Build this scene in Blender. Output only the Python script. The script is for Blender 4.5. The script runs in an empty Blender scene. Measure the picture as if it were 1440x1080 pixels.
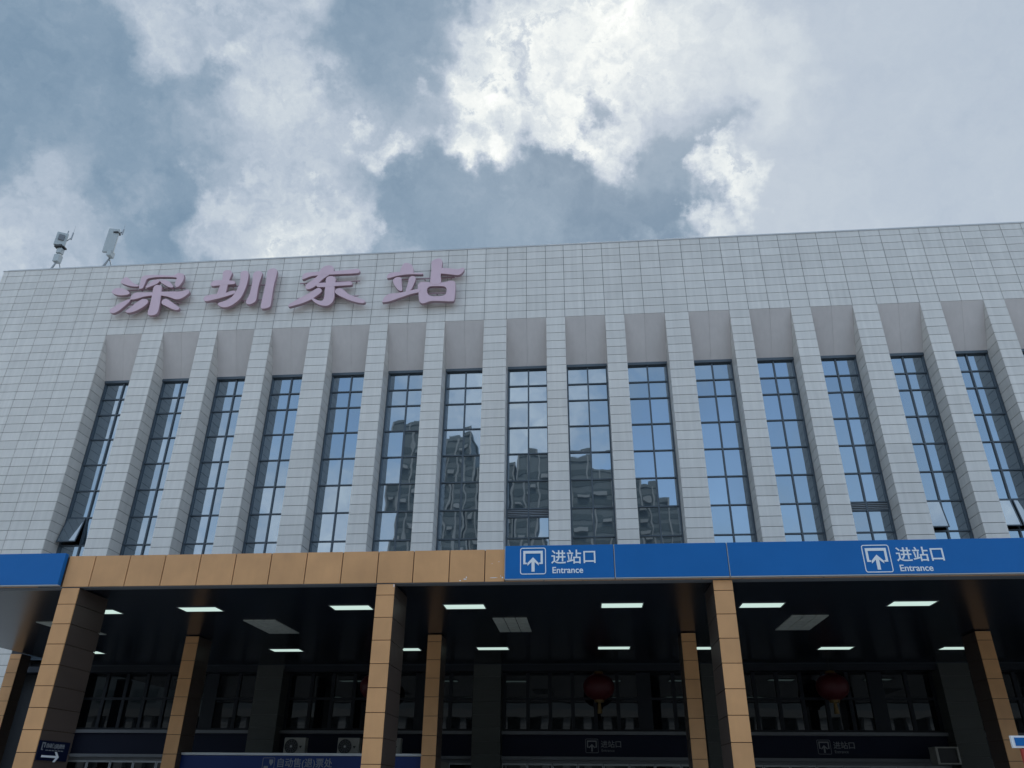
import bpy, bmesh, math, random
from mathutils import Vector, Matrix
random.seed(7)
S = bpy.context.scene
COL = S.collection
R = math.radians

# ------------------------------------------------------------------ camera
F_PX, PITCH, YAW, ROLL = 1084.85, 0.48562, -0.09279, 0.01004
fw = Vector((math.sin(YAW)*math.cos(PITCH), math.cos(YAW)*math.cos(PITCH), math.sin(PITCH)))
rt = Vector((math.cos(YAW), -math.sin(YAW), 0)); up = rt.cross(fw)
rt2 = math.cos(ROLL)*rt + math.sin(ROLL)*up; up2 = -math.sin(ROLL)*rt + math.cos(ROLL)*up
cd = bpy.data.cameras.new('camera'); cam = bpy.data.objects.new('camera', cd); COL.objects.link(cam)
cd.sensor_width = 36; cd.lens = F_PX/1440*36; cd.clip_start = .05; cd.clip_end = 6000
m = Matrix((rt2, up2, -fw)).transposed().to_4x4(); cam.matrix_world = m
S.camera = cam
def ray(x, y):
    "direction through a point measured on the photograph (1440 px wide)"
    return (fw*F_PX + rt2*(x-720) - up2*(y-540)).normalized()
def onplane(x, y, Y):
    d = ray(x, y); return d.x/d.y*Y, d.z/d.y*Y

# ------------------------------------------------------------------ colour management
S.view_settings.view_transform = 'Standard'; S.view_settings.look = 'None'
S.view_settings.exposure = 0.0; S.view_settings.gamma = 1; S.view_settings.use_curve_mapping = False

# ------------------------------------------------------------------ sky
SUN_EL, SUN_AZ = R(49), math.atan2(.083, 1)          # sun behind the cloud, ahead of the camera
W = bpy.data.worlds.new('World'); S.world = W; W.use_nodes = True
nt = W.node_tree; nt.nodes.clear(); N = nt.nodes.new; LK = nt.links.new
def lin(c):
    return tuple(((v/255+.055)/1.055)**2.4 if v/255 > .04045 else v/255/12.92 for v in c)
out = N('ShaderNodeOutputWorld'); bg = N('ShaderNodeBackground'); LK(bg.outputs[0], out.inputs[0])
bg.inputs[1].default_value = 0.1
sky = N('ShaderNodeTexSky'); sky.sky_type = 'NISHITA'; sky.sun_disc = False
sky.sun_elevation = SUN_EL; sky.sun_rotation = SUN_AZ; sky.air_density = 1.2; sky.dust_density = 2.0
tc = N('ShaderNodeTexCoord')
def vm(op, a, b=None, sc=None):
    n = N('ShaderNodeVectorMath'); n.operation = op
    for i, v in ((0, a), (1, b)):
        if v is None: continue
        if hasattr(v, 'is_linked') or isinstance(v, bpy.types.NodeSocket): LK(v, n.inputs[i])
        else: n.inputs[i].default_value = v
    if sc is not None: n.inputs[3].default_value = sc
    return n.outputs[1] if op in ('LENGTH', 'DISTANCE', 'DOT_PRODUCT') else n.outputs[0]
def mt(op, a, b=None, clamp=False):
    n = N('ShaderNodeMath'); n.operation = op; n.use_clamp = clamp
    for i, v in ((0, a), (1, b)):
        if v is None: continue
        if isinstance(v, bpy.types.NodeSocket): LK(v, n.inputs[i])
        else: n.inputs[i].default_value = v
    return n.outputs[0]
def noise(vec, scale, det, rough=.5, col=False):
    n = N('ShaderNodeTexNoise'); LK(vec, n.inputs['Vector']); n.inputs['Scale'].default_value = scale
    n.inputs['Detail'].default_value = det; n.inputs['Roughness'].default_value = rough
    return n.outputs['Color' if col else 'Fac']
def mapr(v, a, b, c, d, sm=True):
    n = N('ShaderNodeMapRange'); n.interpolation_type = 'SMOOTHSTEP' if sm else 'LINEAR'
    LK(v, n.inputs['Value'])
    for k, x in zip(('From Min', 'From Max', 'To Min', 'To Max'), (a, b, c, d)): n.inputs[k].default_value = x
    return n.outputs['Result']
def mixf(f, a, b):
    n = N('ShaderNodeMix'); n.data_type = 'FLOAT'
    for i, v in ((0, f), (2, a), (3, b)):
        if isinstance(v, bpy.types.NodeSocket): LK(v, n.inputs[i])
        else: n.inputs[i].default_value = v
    return n.outputs[0]
D0 = vm('NORMALIZE', tc.outputs['Generated'])
w1 = vm('SCALE', vm('SUBTRACT', noise(D0, 7.0, 3, .55, True), (.5, .5, .5)), sc=.15)
w2 = vm('SCALE', vm('SUBTRACT', noise(D0, 17, 6, .62, True), (.5, .5, .5)), sc=.15)
DW = vm('ADD', vm('ADD', D0, w1), w2)
big = noise(D0, 3.2, 5, .55); fine = noise(DW, 9, 6, .58); puff = noise(DW, 26, 3.5, .55)
t = mapr(big, .3, .72, .08, .62)
LAYERS = [  # x, y on the photograph, radius and softness in its pixels, cloud brightness
 (1290,130,330,200,.50),(1300,380,330,200,.53),(1150,300,90,80,.55),
 (-60,120,180,130,.20),(60,170,140,120,.10),(120,70,70,70,.14),(170,240,120,90,.20),(250,285,60,50,.10),(100,330,60,60,.30),
 (40,330,70,60,.50),(120,290,60,50,.42),(-20,380,80,60,.55),
 (205,30,32,50,.66),(345,40,60,60,.58),(325,80,34,34,.84),(440,125,40,40,.84),(400,190,60,70,.58),(480,180,50,50,.50),(520,110,30,40,.42),
 (290,130,45,45,.20),(330,225,40,40,.28),(250,330,60,50,.14),(290,250,55,45,.18),(180,170,70,60,.18),(210,310,50,45,.14),
 (300,300,34,36,.58),(360,310,50,60,.62),(425,345,55,50,.78),(330,260,40,35,.62),(480,320,36,36,.60),(560,20,100,60,.10),(520,90,60,50,.15),(620,40,60,50,.22),(560,160,35,30,.24),
 (640,110,38,28,.72),(700,120,80,60,.86),(790,50,90,60,.92),(850,90,110,60,.98),(730,190,80,40,.96),(668,215,52,30,.92),(855,195,62,30,.95),(940,90,70,60,.80),(1010,70,60,60,.72),(1070,115,60,50,.74),(1000,130,40,40,.70),
 (540,245,20,20,.92),(560,222,18,18,.95),(575,200,18,20,.8),
 (862,148,22,18,.30),(722,145,15,14,.4),(960,165,36,40,.50),(1005,195,26,30,.28),(930,190,36,36,.5),(975,120,20,18,.62),
 (560,300,48,28,.14),(620,260,45,26,.18),(650,310,75,30,.10),(790,300,98,30,.00),(920,300,72,30,.04),(960,245,44,28,.20),(790,235,40,22,.10),(700,350,110,40,.16),
 (1030,250,30,18,.92),(1070,235,26,18,.86),(1045,285,26,20,.90),(1005,320,24,20,.84),(1020,215,18,14,.84),
 (440,330,32,28,.92),(500,345,20,18,.70)]
for (x, y, r, s, v) in LAYERS:
    c = ray(x, y); k = F_PX*math.sqrt(1+((x-720)**2+(y-540)**2)/F_PX**2)
    dist = vm('DISTANCE', DW, tuple(c))
    t = mixf(mapr(dist, max((r-s)/k, 0), (r+s)/k, 1, 0), t, v)
# the half of the sky behind the camera (seen in the window glass)
BACK = [(-.30,-1,.34,.09,.08,.62),(-.47,-1,.30,.12,.08,.52),(-.05,-1,.50,.11,.09,.50),(-.02,-1,.60,.12,.1,.42),(-.1,-1,.46,.06,.05,.6),
        (.24,-1,.42,.15,.12,-.22),(.42,-1,.42,.2,.12,.0),(.16,-1,.56,.07,.07,.25),(.36,-1,.30,.09,.08,.30),(.5,-1,.5,.1,.1,.2),(-.33,-1,.5,.1,.09,.10),(-.2,-1,.56,.08,.06,.42)]
for (a, b, c, r, s, v) in BACK:
    dist = vm('DISTANCE', DW, tuple(Vector((a, b, c)).normalized()))
    t = mixf(mapr(dist, r-s, r+s, 1, 0), t, v)
mid = noise(D0, 7.5, 4, .5)
tex = mt('ADD', mt('MULTIPLY', mt('SUBTRACT', mid, .5), .46), mt('ADD', mt('MULTIPLY', mt('SUBTRACT', fine, .5), .62), mt('MULTIPLY', mt('SUBTRACT', puff, .5), .50)))
t = mt('SUBTRACT', t, mt('MULTIPLY', mt('MULTIPLY', mapr(noise(DW, 15, 5, .6), .50, .64, 0, 1), mapr(t, .68, .9, 0, 1)), .30))
amp = mapr(t, .15, .85, .40, 1.5)
smoothR = mapr(vm('DISTANCE', D0, tuple(ray(1330, 160))), .16, .42, .22, 1)
t = mt('ADD', t, mt('MULTIPLY', mt('MULTIPLY', tex, amp), smoothR))
ramp = N('ShaderNodeValToRGB'); LK(mt('MULTIPLY', t, 1/1.4, True), ramp.inputs[0])
el = ramp.color_ramp.elements; cr = ramp.color_ramp
stops = [(0, (108,136,161)), (.18, (134,157,178)), (.5, (181,194,209)), (.8, (212,221,227)), (1.0, (238,243,242)), (1.4, (255,255,252))]
el[0].position = 0; el[0].color = (*lin(stops[0][1]), 1); el[1].position = 1; el[1].color = (*lin(stops[-1][1]), 1)
for p, c in stops[1:-1]:
    e = el.new(p/1.4); e.color = (*lin(c), 1)
sep = N('ShaderNodeSeparateXYZ'); LK(D0, sep.inputs[0])
back = mapr(sep.outputs[1], .1, -.75, 0, 1)          # away from the sun the sky is open and blue between clouds
gain = mt('ADD', 10.0, mt('MULTIPLY', back, 12.5))
gl = mapr(vm('DISTANCE', D0, tuple(ray(850, 60))), .02, .4, 3.0, 0)    # sunlight coming through the thin cloud
gain = mt('ADD', gain, mt('MULTIPLY', gl, mapr(t, 1.0, 1.4, 0, 1)))
vs = N('ShaderNodeVectorMath'); vs.operation = 'SCALE'; LK(ramp.outputs[0], vs.inputs[0]); LK(gain, vs.inputs[3])
cover = mixf(back, .96, mapr(t, -.1, .55, .25, 1))
mx = N('ShaderNodeMix'); mx.data_type = 'RGBA'; LK(cover, mx.inputs[0]); vk = N('ShaderNodeVectorMath'); vk.operation = 'SCALE'; LK(sky.outputs[0], vk.inputs[0]); LK(mt('ADD', 1.0, mt('MULTIPLY', back, 3.0)), vk.inputs[3]); LK(vk.outputs[0], mx.inputs[6]); LK(vs.outputs[0], mx.inputs[7])
LK(mx.outputs[2], bg.inputs[0])

sd = bpy.data.lights.new('sun', 'SUN'); sd.energy = 1.2; sd.angle = R(12); sd.color = (1, .95, .88)
sun = bpy.data.objects.new('sun', sd); COL.objects.link(sun)
sv = Vector((math.sin(SUN_AZ)*math.cos(SUN_EL), math.cos(SUN_AZ)*math.cos(SUN_EL), math.sin(SUN_EL)))
sun.rotation_euler = sv.to_track_quat('Z', 'Y').to_euler()

# ------------------------------------------------------------------ materials
def mat(name, col, rough=.5, metal=0, spec=.5, tone=0, blotch=0, bscale=1.5, bump=0, bumpscale=8, dist=.01, streak=0, emit=None, es=1, col2=None, grain=0):
    M = bpy.data.materials.new(name); M.use_nodes = True
    n = M.node_tree; b = n.nodes['Principled BSDF']; nn = n.nodes.new; L = n.links.new
    b.inputs['Roughness'].default_value = rough; b.inputs['Metallic'].default_value = metal
    b.inputs['Specular IOR Level'].default_value = spec
    b.inputs['Base Color'].default_value = (*col, 1)
    if emit:
        b.inputs['Emission Color'].default_value = (*emit, 1); b.inputs['Emission Strength'].default_value = es
    v = None
    def math_(op, a, c):
        q = nn('ShaderNodeMath'); q.operation = op
        for i, x in ((0, a), (1, c)):
            if isinstance(x, bpy.types.NodeSocket): L(x, q.inputs[i])
            else: q.inputs[i].default_value = x
        return q.outputs[0]
    geo = nn('ShaderNodeNewGeometry'); 
    if tone:
        oi = nn('ShaderNodeObjectInfo')
        f = math_('FRACT', math_('ADD', oi.outputs['Random'], math_('MULTIPLY', geo.outputs['Random Per Island'], 7.31)), 0)
        v = math_('ADD', math_('MULTIPLY', math_('SUBTRACT', f, .5), 2*tone), 1)
    def addn(scale, amt, stretch=None, det=4):
        nonlocal v
        q = nn('ShaderNodeTexNoise'); q.inputs['Scale'].default_value = scale; q.inputs['Detail'].default_value = det
        src = geo.outputs['Position']
        if stretch:
            mp = nn('ShaderNodeVectorMath'); mp.operation = 'MULTIPLY'; mp.inputs[1].default_value = stretch; L(src, mp.inputs[0]); src = mp.outputs[0]
        L(src, q.inputs['Vector'])
        w = math_('ADD', math_('MULTIPLY', math_('SUBTRACT', q.outputs['Fac'], .5), 2*amt), 1)
        v = w if v is None else math_('MULTIPLY', v, w)
    if blotch: addn(bscale, blotch)
    if streak: addn(3.0, streak, (2.2, 2.2, .22), 6)
    if grain: addn(60, grain)
    if name == 'white_cladding': addn(.9, .10, (6, 6, .12), 3)
    if v is not None:
        s = nn('ShaderNodeVectorMath'); s.operation = 'SCALE'; s.inputs[0].default_value = col; L(v, s.inputs[3]); L(s.outputs[0], b.inputs['Base Color'])
    if bump:
        q = nn('ShaderNodeTexNoise'); q.inputs['Scale'].default_value = bumpscale; q.inputs['Detail'].default_value = 2
        L(geo.outputs['Position'], q.inputs['Vector'])
        bp = nn('ShaderNodeBump'); bp.inputs['Strength'].default_value = bump; bp.inputs['Distance'].default_value = dist
        L(q.outputs['Fac'], bp.inputs['Height']); L(bp.outputs[0], b.inputs['Normal'])
    return M
M = {}
M['tile'] = mat('white_cladding', (.66,.628,.59), .42, spec=.45, tone=.055, blotch=.06, bscale=.35, streak=.09, bump=.15, bumpscale=1.2, dist=.03)
M['joint'] = mat('joint_shadow_gap', (.16,.16,.165), .8)
M['soffit'] = mat('grey_metal_soffit', (.60,.55,.53), .55, streak=.07, blotch=.06, tone=.04)
M['frame'] = mat('dark_aluminium_frame', (.065,.088,.112), .4, spec=.5, blotch=.1)
M['lobbyframe'] = mat('lobby_dark_frame', (.010,.014,.022), .5, spec=.3)
M['orange'] = mat('orange_stone', (.65,.345,.155), .45, spec=.35, tone=.06, blotch=.22, bscale=1.3, streak=.05, grain=.05)
M['columnside'] = mat('dark_brown_column_side', (.085,.062,.052), .35, tone=.06, blotch=.12)  # side faces of the columns, far darker than their orange fronts
M['louver'] = mat('grey_louver_blade', (.24,.27,.30), .5)
M['orangeback'] = mat('orange_stone_joint', (.10,.06,.035), .8)
M['blue'] = mat('blue_sign_film', (.006,.135,.42), .42, spec=.25, blotch=.10, bscale=1.0, bump=.25, bumpscale=1.3, dist=.05)
M['bluedark'] = mat('navy_sign_board', (.002,.006,.026), .5, spec=.2, blotch=.08)  # darkened beyond its own blue to stand for shade under the canopy
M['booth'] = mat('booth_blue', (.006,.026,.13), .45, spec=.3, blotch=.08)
M['white'] = mat('white_lettering', (.82,.84,.86), .5)
M['shadetext'] = mat('shade_greyed_lettering', (.22,.23,.25), .5)  # white lettering toned down to grey, with canopy shade in its colour
M['trim'] = mat('pale_trim', (.55,.56,.57), .45, blotch=.08)
M['darktrim'] = mat('dull_grey_trim', (.16,.17,.19), .5, blotch=.12, bscale=2)  # grey lowered so that lobby shade sits in the trim colour
M['ceiling'] = mat('black_glossy_ceiling', (.010,.015,.025), .26, spec=.32, blotch=.2, bscale=.6, bump=.12, bumpscale=.7, dist=.03)
M['dark'] = mat('dark_interior', (.02,.023,.028), .6)
M['pillar'] = mat('shade_darkened_pillar', (.075,.08,.075), .55, spec=.3, tone=.08, blotch=.1, bump=.2, bumpscale=1.5)  # dark grey tile made darker still, lobby shade included in its colour
M['pink'] = mat('faded_pink_acrylic', (.67,.48,.54), .5, blotch=.08, bscale=1.2, streak=.05)
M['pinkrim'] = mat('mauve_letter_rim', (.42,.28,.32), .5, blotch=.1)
M['steel'] = mat('galvanised_steel', (.35,.37,.39), .45, metal=.4, blotch=.1)
M['antenna'] = mat('antenna_grey', (.42,.46,.47), .5, blotch=.06)
M['black'] = mat('black_plastic', (.015,.015,.017), .5)
M['acwhite'] = mat('aged_white_enamel', (.30,.295,.27), .45, blotch=.1)  # white casing colour lowered to carry the shade under the canopy
M['red'] = mat('red_lantern_silk', (.075,.003,.007), .55, blotch=.1)  # silk red lowered in value, shade of the lobby painted in
M['gold'] = mat('gold_lantern_trim', (.16,.10,.03), .4, metal=.3)
M['lightpanel'] = mat('lit_ceiling_panel', (.5,.5,.5), .5, emit=lin((196,222,212)), es=1.0)
M['grille'] = mat('grey_ceiling_grille', (.50,.52,.48), .7, blotch=.3, bscale=5)
M['concrete'] = mat('pale_concrete', (.42,.42,.40), .7, blotch=.1, streak=.08)
M['roof'] = mat('roof_membrane', (.22,.22,.22), .8, blotch=.15)
M['plaza'] = mat('plaza_granite', (.56,.52,.46), .6, blotch=.12, grain=.08)
M['asphalt'] = mat('ground_asphalt', (.12,.12,.12), .85, blotch=.15, bscale=.1)
M['tower'] = mat('tower_grey_render', (.30,.34,.35), .6, blotch=.1, bscale=.1)
M['towerglass'] = mat('tower_window_glass', (.17,.21,.22), .4)
M['towerwhite'] = mat('tower_white_trim', (.62,.63,.62), .6)
M['redboard'] = mat('red_board', (.42,.05,.035), .5, blotch=.1)
# coated glass: dark body with a strong clear reflection
def glass(name, tint, f0, wav, ws, body):
    m_ = bpy.data.materials.new(name); m_.use_nodes = True; n = m_.node_tree; n.nodes.clear(); nn = n.nodes.new; L = n.links.new
    o = nn('ShaderNodeOutputMaterial'); g = nn('ShaderNodeBsdfGlossy'); g.inputs['Color'].default_value = (*tint, 1); g.inputs['Roughness'].default_value = .012
    d = nn('ShaderNodeBsdfDiffuse'); d.inputs['Color'].default_value = (*body, 1)
    oi = nn('ShaderNodeObjectInfo'); fr = nn('ShaderNodeLayerWeight'); fr.inputs['Blend'].default_value = .5
    mr = nn('ShaderNodeMapRange'); pw = nn('ShaderNodeMath'); pw.operation = 'POWER'; vv = nn('ShaderNodeMapRange'); L(oi.outputs['Random'], vv.inputs['Value']); vv.inputs['To Min'].default_value = .90; vv.inputs['To Max'].default_value = 1.06; tv = nn('ShaderNodeVectorMath'); tv.operation = 'SCALE'; tv.inputs[0].default_value = tint; L(vv.outputs[0], tv.inputs[3]); L(tv.outputs[0], g.inputs['Color']); L(fr.outputs['Facing'], pw.inputs[0]); pw.inputs[1].default_value = 4; L(pw.outputs[0], mr.inputs['Value']); mr.inputs['To Min'].default_value = f0; mr.inputs['To Max'].default_value = 1.0
    ms = nn('ShaderNodeMixShader'); L(mr.outputs[0], ms.inputs[0]); L(d.outputs[0], ms.inputs[1]); L(g.outputs[0], ms.inputs[2]); L(ms.outputs[0], o.inputs[0])
    geo = nn('ShaderNodeNewGeometry')
    va = nn('ShaderNodeVectorMath'); va.operation = 'ADD'; sc = nn('ShaderNodeVectorMath'); sc.operation = 'SCALE'
    cb = nn('ShaderNodeCombineXYZ')
    for i in range(3): L(oi.outputs['Random'], cb.inputs[i])
    L(cb.outputs[0], sc.inputs[0]); sc.inputs[3].default_value = 40
    L(geo.outputs['Position'], va.inputs[0]); L(sc.outputs[0], va.inputs[1])
    q = nn('ShaderNodeTexNoise'); q.inputs['Scale'].default_value = ws; q.inputs['Detail'].default_value = 1.5; L(va.outputs[0], q.inputs['Vector'])
    bp = nn('ShaderNodeBump'); bp.inputs['Strength'].default_value = 1; bp.inputs['Distance'].default_value = wav; L(q.outputs['Fac'], bp.inputs['Height'])
    L(bp.outputs[0], g.inputs['Normal'])
    return m_
M['glass'] = glass('coated_window_glass', (.58,.665,.74), .42, .0032, .8, (.055,.08,.10))
M['glassdark'] = glass('dark_lobby_glass', (.5,.55,.6), .07, .002, .8, (.003,.004,.006))

# ------------------------------------------------------------------ helpers
def add_box(bm, x0, x1, y0, y1, z0, z1, mi=0):
    v = [bm.verts.new(p) for p in ((x0,y0,z0),(x1,y0,z0),(x1,y1,z0),(x0,y1,z0),(x0,y0,z1),(x1,y0,z1),(x1,y1,z1),(x0,y1,z1))]
    for f in ((0,3,2,1),(4,5,6,7),(0,1,5,4),(1,2,6,5),(2,3,7,6),(3,0,4,7)):
        fc = bm.faces.new([v[i] for i in f]); fc.material_index = mi
    return v
def add_tube(bm, a, b, r, n=8, r2=None):
    a = Vector(a); b = Vector(b); d = (b-a).normalized(); r2 = r if r2 is None else r2
    u = d.orthogonal().normalized(); w = d.cross(u)
    A = [bm.verts.new(a+(u*math.cos(6.28318*k/n)+w*math.sin(6.28318*k/n))*r) for k in range(n)]
    B = [bm.verts.new(b+(u*math.cos(6.28318*k/n)+w*math.sin(6.28318*k/n))*r2) for k in range(n)]
    for k in range(n): bm.faces.new((A[k], A[(k+1)%n], B[(k+1)%n], B[k]))
    bm.faces.new(A[::-1]); bm.faces.new(B)
def add_lathe(bm, prof, c, n=24):
    rings = [[bm.verts.new((c[0]+r*math.cos(6.28318*k/n), c[1]+r*math.sin(6.28318*k/n), c[2]+z)) for k in range(n)] for r, z in prof]
    for i in range(len(rings)-1):
        for k in range(n): bm.faces.new((rings[i][k], rings[i][(k+1)%n], rings[i+1][(k+1)%n], rings[i+1][k]))
def obj(name, bm, mats, parent=None, smooth=False, bevel=0):
    me = bpy.data.meshes.new(name)
    bmesh.ops.recalc_face_normals(bm, faces=bm.faces); bm.to_mesh(me); bm.free()
    for m_ in (mats if isinstance(mats, (list, tuple)) else [mats]): me.materials.append(m_)
    if smooth:
        for p in me.polygons: p.use_smooth = True
    o = bpy.data.objects.new(name, me); COL.objects.link(o)
    if parent: o.parent = parent
    if bevel:
        b = o.modifiers.new('bevel', 'BEVEL'); b.width = bevel; b.segments = 2; b.limit_method = 'ANGLE'
    return o
def boxes(name, lst, m_, parent=None, bevel=0):
    bm = bmesh.new()
    for b in lst: add_box(bm, *b)
    return obj(name, bm, m_, parent, bevel=bevel)
def tag(o, label, cat, group=None):
    o['label'] = label; o['category'] = cat
    if group: o['group'] = group
    return o
def thing(name, label, cat, loc=(0,0,0), group=None):
    o = bpy.data.objects.new(name, None); o.empty_display_size = .2; COL.objects.link(o); o.location = loc
    return tag(o, label, cat, group)
def local(o, root):                      # keep world coordinates of a part that was built in them
    o.parent = root; o.matrix_parent_inverse = Matrix.Translation(root.location).inverted(); return o
def struct(o): o['kind'] = 'structure'; return o
# pieces: box-shaped tiles; the largest in view become objects, the rest one joined part
class Pieces:
    def __init__(s, name, m_, root, cap=300, facing=None): s.n, s.m, s.root, s.cap, s.l = name, m_, root, cap, []
    def add(s, x0, x1, y0, y1, z0, z1, parent=None, normal=(0,-1,0)):
        c = Vector(((x0+x1)/2, (y0+y1)/2, (z0+z1)/2)); nrm = Vector(normal)
        dims = sorted((x1-x0, y1-y0, z1-z0))
        d = c.length; vis = max(-c.dot(nrm)/d, 0)
        p = Vector((c.dot(rt2), c.dot(up2), c.dot(fw)))
        inside = p.z > 0 and abs(p.x/p.z) < 725/F_PX and abs(p.y/p.z) < 545/F_PX
        s.l.append((dims[1]*dims[2]*vis/d**2*(1 if inside else .001), (x0,x1,y0,y1,z0,z1), parent))
    def build(s):
        s.l.sort(key=lambda q: -q[0]); cache = {}
        for sz, b, par in s.l[:s.cap]:
            d = (round(b[1]-b[0],3), round(b[3]-b[2],3), round(b[5]-b[4],3))
            if d not in cache:
                bm = bmesh.new(); add_box(bm, -d[0]/2, d[0]/2, -d[1]/2, d[1]/2, -d[2]/2, d[2]/2)
                bmesh.ops.recalc_face_normals(bm, faces=bm.faces)
                me = bpy.data.meshes.new(s.n); bm.to_mesh(me); bm.free(); me.materials.append(s.m); cache[d] = me
            o = bpy.data.objects.new(s.n, cache[d]); COL.objects.link(o); o.parent = par or s.root
            o.location = ((b[0]+b[1])/2 , (b[2]+b[3])/2, (b[4]+b[5])/2)
            # panels never sit dead true: a hair of tilt makes each catch the sky differently
            o.rotation_euler = (random.gauss(0, .0018), random.gauss(0, .0006), random.gauss(0, .0018))
        rest = s.l[s.cap:]
        if rest:
            o = boxes(s.n, [b for _, b, _ in rest], s.m, s.root); o['kind'] = 'stuff'
FONT = bpy.data.fonts.load('<builtin>') if False else None
def text(body, size, name, m_, parent, x, y, z, rot=(math.pi/2, 0, 0), bold=.0, width=None, height=None, ext=.006):
    cu = bpy.data.curves.new('lettering', 'FONT'); cu.body = body; cu.size = size; cu.offset = bold; cu.extrude = ext
    t_ = bpy.data.objects.new('tmp', cu); COL.objects.link(t_); bpy.context.view_layer.update()
    me = bpy.data.meshes.new_from_object(t_.evaluated_get(bpy.context.evaluated_depsgraph_get()))
    bpy.data.objects.remove(t_)
    xs = [v.co.x for v in me.vertices]; ys = [v.co.y for v in me.vertices]
    sx = width/(max(xs)-min(xs)) if width else 1; sy = height/(max(ys)-min(ys)) if height else sx
    for v in me.vertices: v.co.x = (v.co.x-min(xs))*sx; v.co.y = (v.co.y-min(ys))*sy
    me.materials.clear(); me.materials.append(m_)
    o = bpy.data.objects.new(name, me); COL.objects.link(o); o.location = (x, y, z); o.rotation_euler = rot
    if parent: local(o, parent)
    return o

GZ = -1.6                                  # ground level, eye at 0
FY = 32.70                                 # front of the facade cladding
X0, OP, WN, WW = -24.536, 2.0, .9383, 1.1435
ROW, ZS, ZP, ZW, ZPW = .458, 21.05, 25.55, 18.72, 5.16
NB = 19
LX, RX = [], []
x = X0
for i in range(NB):
    LX.append(x); RX.append(x+OP); x += OP+(WW if i % 3 == 0 else WN)
XL, XR = -31.75, x + 4
GLY = 33.80

# ------------------------------------------------------------------ ground
def sheet(name, x0, x1, y0, y1, z, m_):
    bm = bmesh.new(); bm.faces.new([bm.verts.new(p) for p in ((x0,y0,z),(x1,y0,z),(x1,y1,z),(x0,y1,z))])
    return struct(obj(name, bm, m_))
sheet('ground', -3000, 3000, -3000, 3000, GZ-.30, M['asphalt'])
o = boxes('plaza', [(-70, 90, -22, 34, GZ-.30, GZ)], M['plaza']); struct(o)

# ------------------------------------------------------------------ station building
B = thing('station_building', 'white panelled railway station hall with a row of tall recessed windows between pilasters', 'building')
g = .0115
core = [(XL, XR, FY+.03, 34.6, ZS, ZP-.02), (XL, X0-.02, FY+.03, 34.6, GZ, ZS)]
core += [(RX[-1]+.02, XR, FY+.03, 34.6, GZ, ZS)]
core += [(XL, XL+.4, 34.6, 62, GZ, ZP-.3), (XR-.4, XR, 34.6, 62, GZ, ZP-.3), (XL, XR, 61.6, 62, GZ, ZP-.3)]
boxes('wall', core, M['joint'], B)
boxes('roof', [(XL+.4, XR-.4, 34.6, 61.6, ZP-.9, ZP-.6)], M['roof'], B)
boxes('parapet_cap', [(XL-.03, XR+.03, FY-.03, 34.65, ZP-.02, ZP+.03)], M['trim'], B)
boxes('floor_slab', [(X0, RX[-1], GLY+.35, 61.6, 4.55, 4.9), (X0, RX[-1], 40, 40.2, 4.9, ZP-.9)], M['dark'], B)
cl = Pieces('cladding_panel', M['tile'], B)
cols = []
for i in range(NB):
    cols += [(LX[i], LX[i]+1), (LX[i]+1, RX[i])]
    if i < NB-1: cols.append((RX[i], LX[i+1]))
xx = RX[-1]
while xx < XR-.2: cols.append((xx, min(xx+.97, XR))); xx += .97
left = []; xx = X0
while xx > XL+.05:
    a = max(xx-.985, XL); left.append((a, xx)); xx = a
zr = [ZS+ROW*k for k in range(10)] + [ZP]
for (a, b) in cols+left:
    for z0, z1 in zip(zr, zr[1:]):
        if z1-z0 > .05: cl.add(a+g, b-g, FY, FY+.03, z0+g, z1-g)
zlow = []; z = ZS
while z > GZ+.01: zlow.append((max(z-ROW, GZ), z)); z -= ROW
for (a, b) in left + [c for c in cols if c[0] >= RX[-1]-.01]:
    for z0, z1 in zlow: cl.add(a+g, b-g, FY, FY+.03, z0+g, z1-g)
for z0, z1 in zlow + list(zip(zr, zr[1:])):      # the return of the left end wall
    for k in range(6): cl.add(XL-.03, XL, FY+.03+k*1.0+g, FY+1.03+k-g, z0+g, z1-g, normal=(-1,0,0))
cl.build()

pf = Pieces('pilaster_panel', M['tile'], B); ps = Pieces('side_panel', M['tile'], B)
for i in range(-1, NB):
    a = RX[i] if i >= 0 else None; b = LX[i+1] if i < NB-1 else None
    if a is not None and b is not None:
        P = boxes('pilaster', [(a+.02, b-.02, FY+.03, 34.4, ZPW, ZS-.002)], M['joint'], B)
    else: P = None
    for z0, z1 in zlow:
        if z1 < ZPW+.05: break
        z0 = max(z0, ZPW)
        if P: pf.add(a, b, FY, FY+.03, z0+g, z1-g, P)
        if a is not None and P: ps.add(a, a+.02, FY+.031, GLY-.11, z0+g, z1-g, P, (-1,0,0))
        if b is not None and (P or i == -1): ps.add(b-.02, b, FY+.031, GLY-.11, z0+g, z1-g, P, (1,0,0))
    if i == NB-1:
        for z0, z1 in zlow:
            if z1 >= ZPW: ps.add(a, a+.02, FY+.031, GLY-.11, z0+g, z1-g, None, (-1,0,0))
pf.build(); ps.build()

# sloping soffit panels over each window
for i in range(NB):
    for k in range(2):
        a = LX[i]+k+.003; b = a+1-.006
        bm = bmesh.new()
        pts = [(FY+.005, ZS-.004), (FY+.03, ZS-.004), (GLY+.05, ZW+.12), (GLY-.10, ZW+.05), (GLY-.13, ZW+.05)]
        A = [bm.verts.new((a, y, z)) for y, z in pts]; Bv = [bm.verts.new((b, y, z)) for y, z in pts]
        bm.faces.new(A); bm.faces.new(Bv[::-1])
        for j in range(len(pts)): bm.faces.new((A[j], A[(j+1)%5], Bv[(j+1)%5], Bv[j]))
        obj('soffit_panel', bm, M['soffit'], B)
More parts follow.
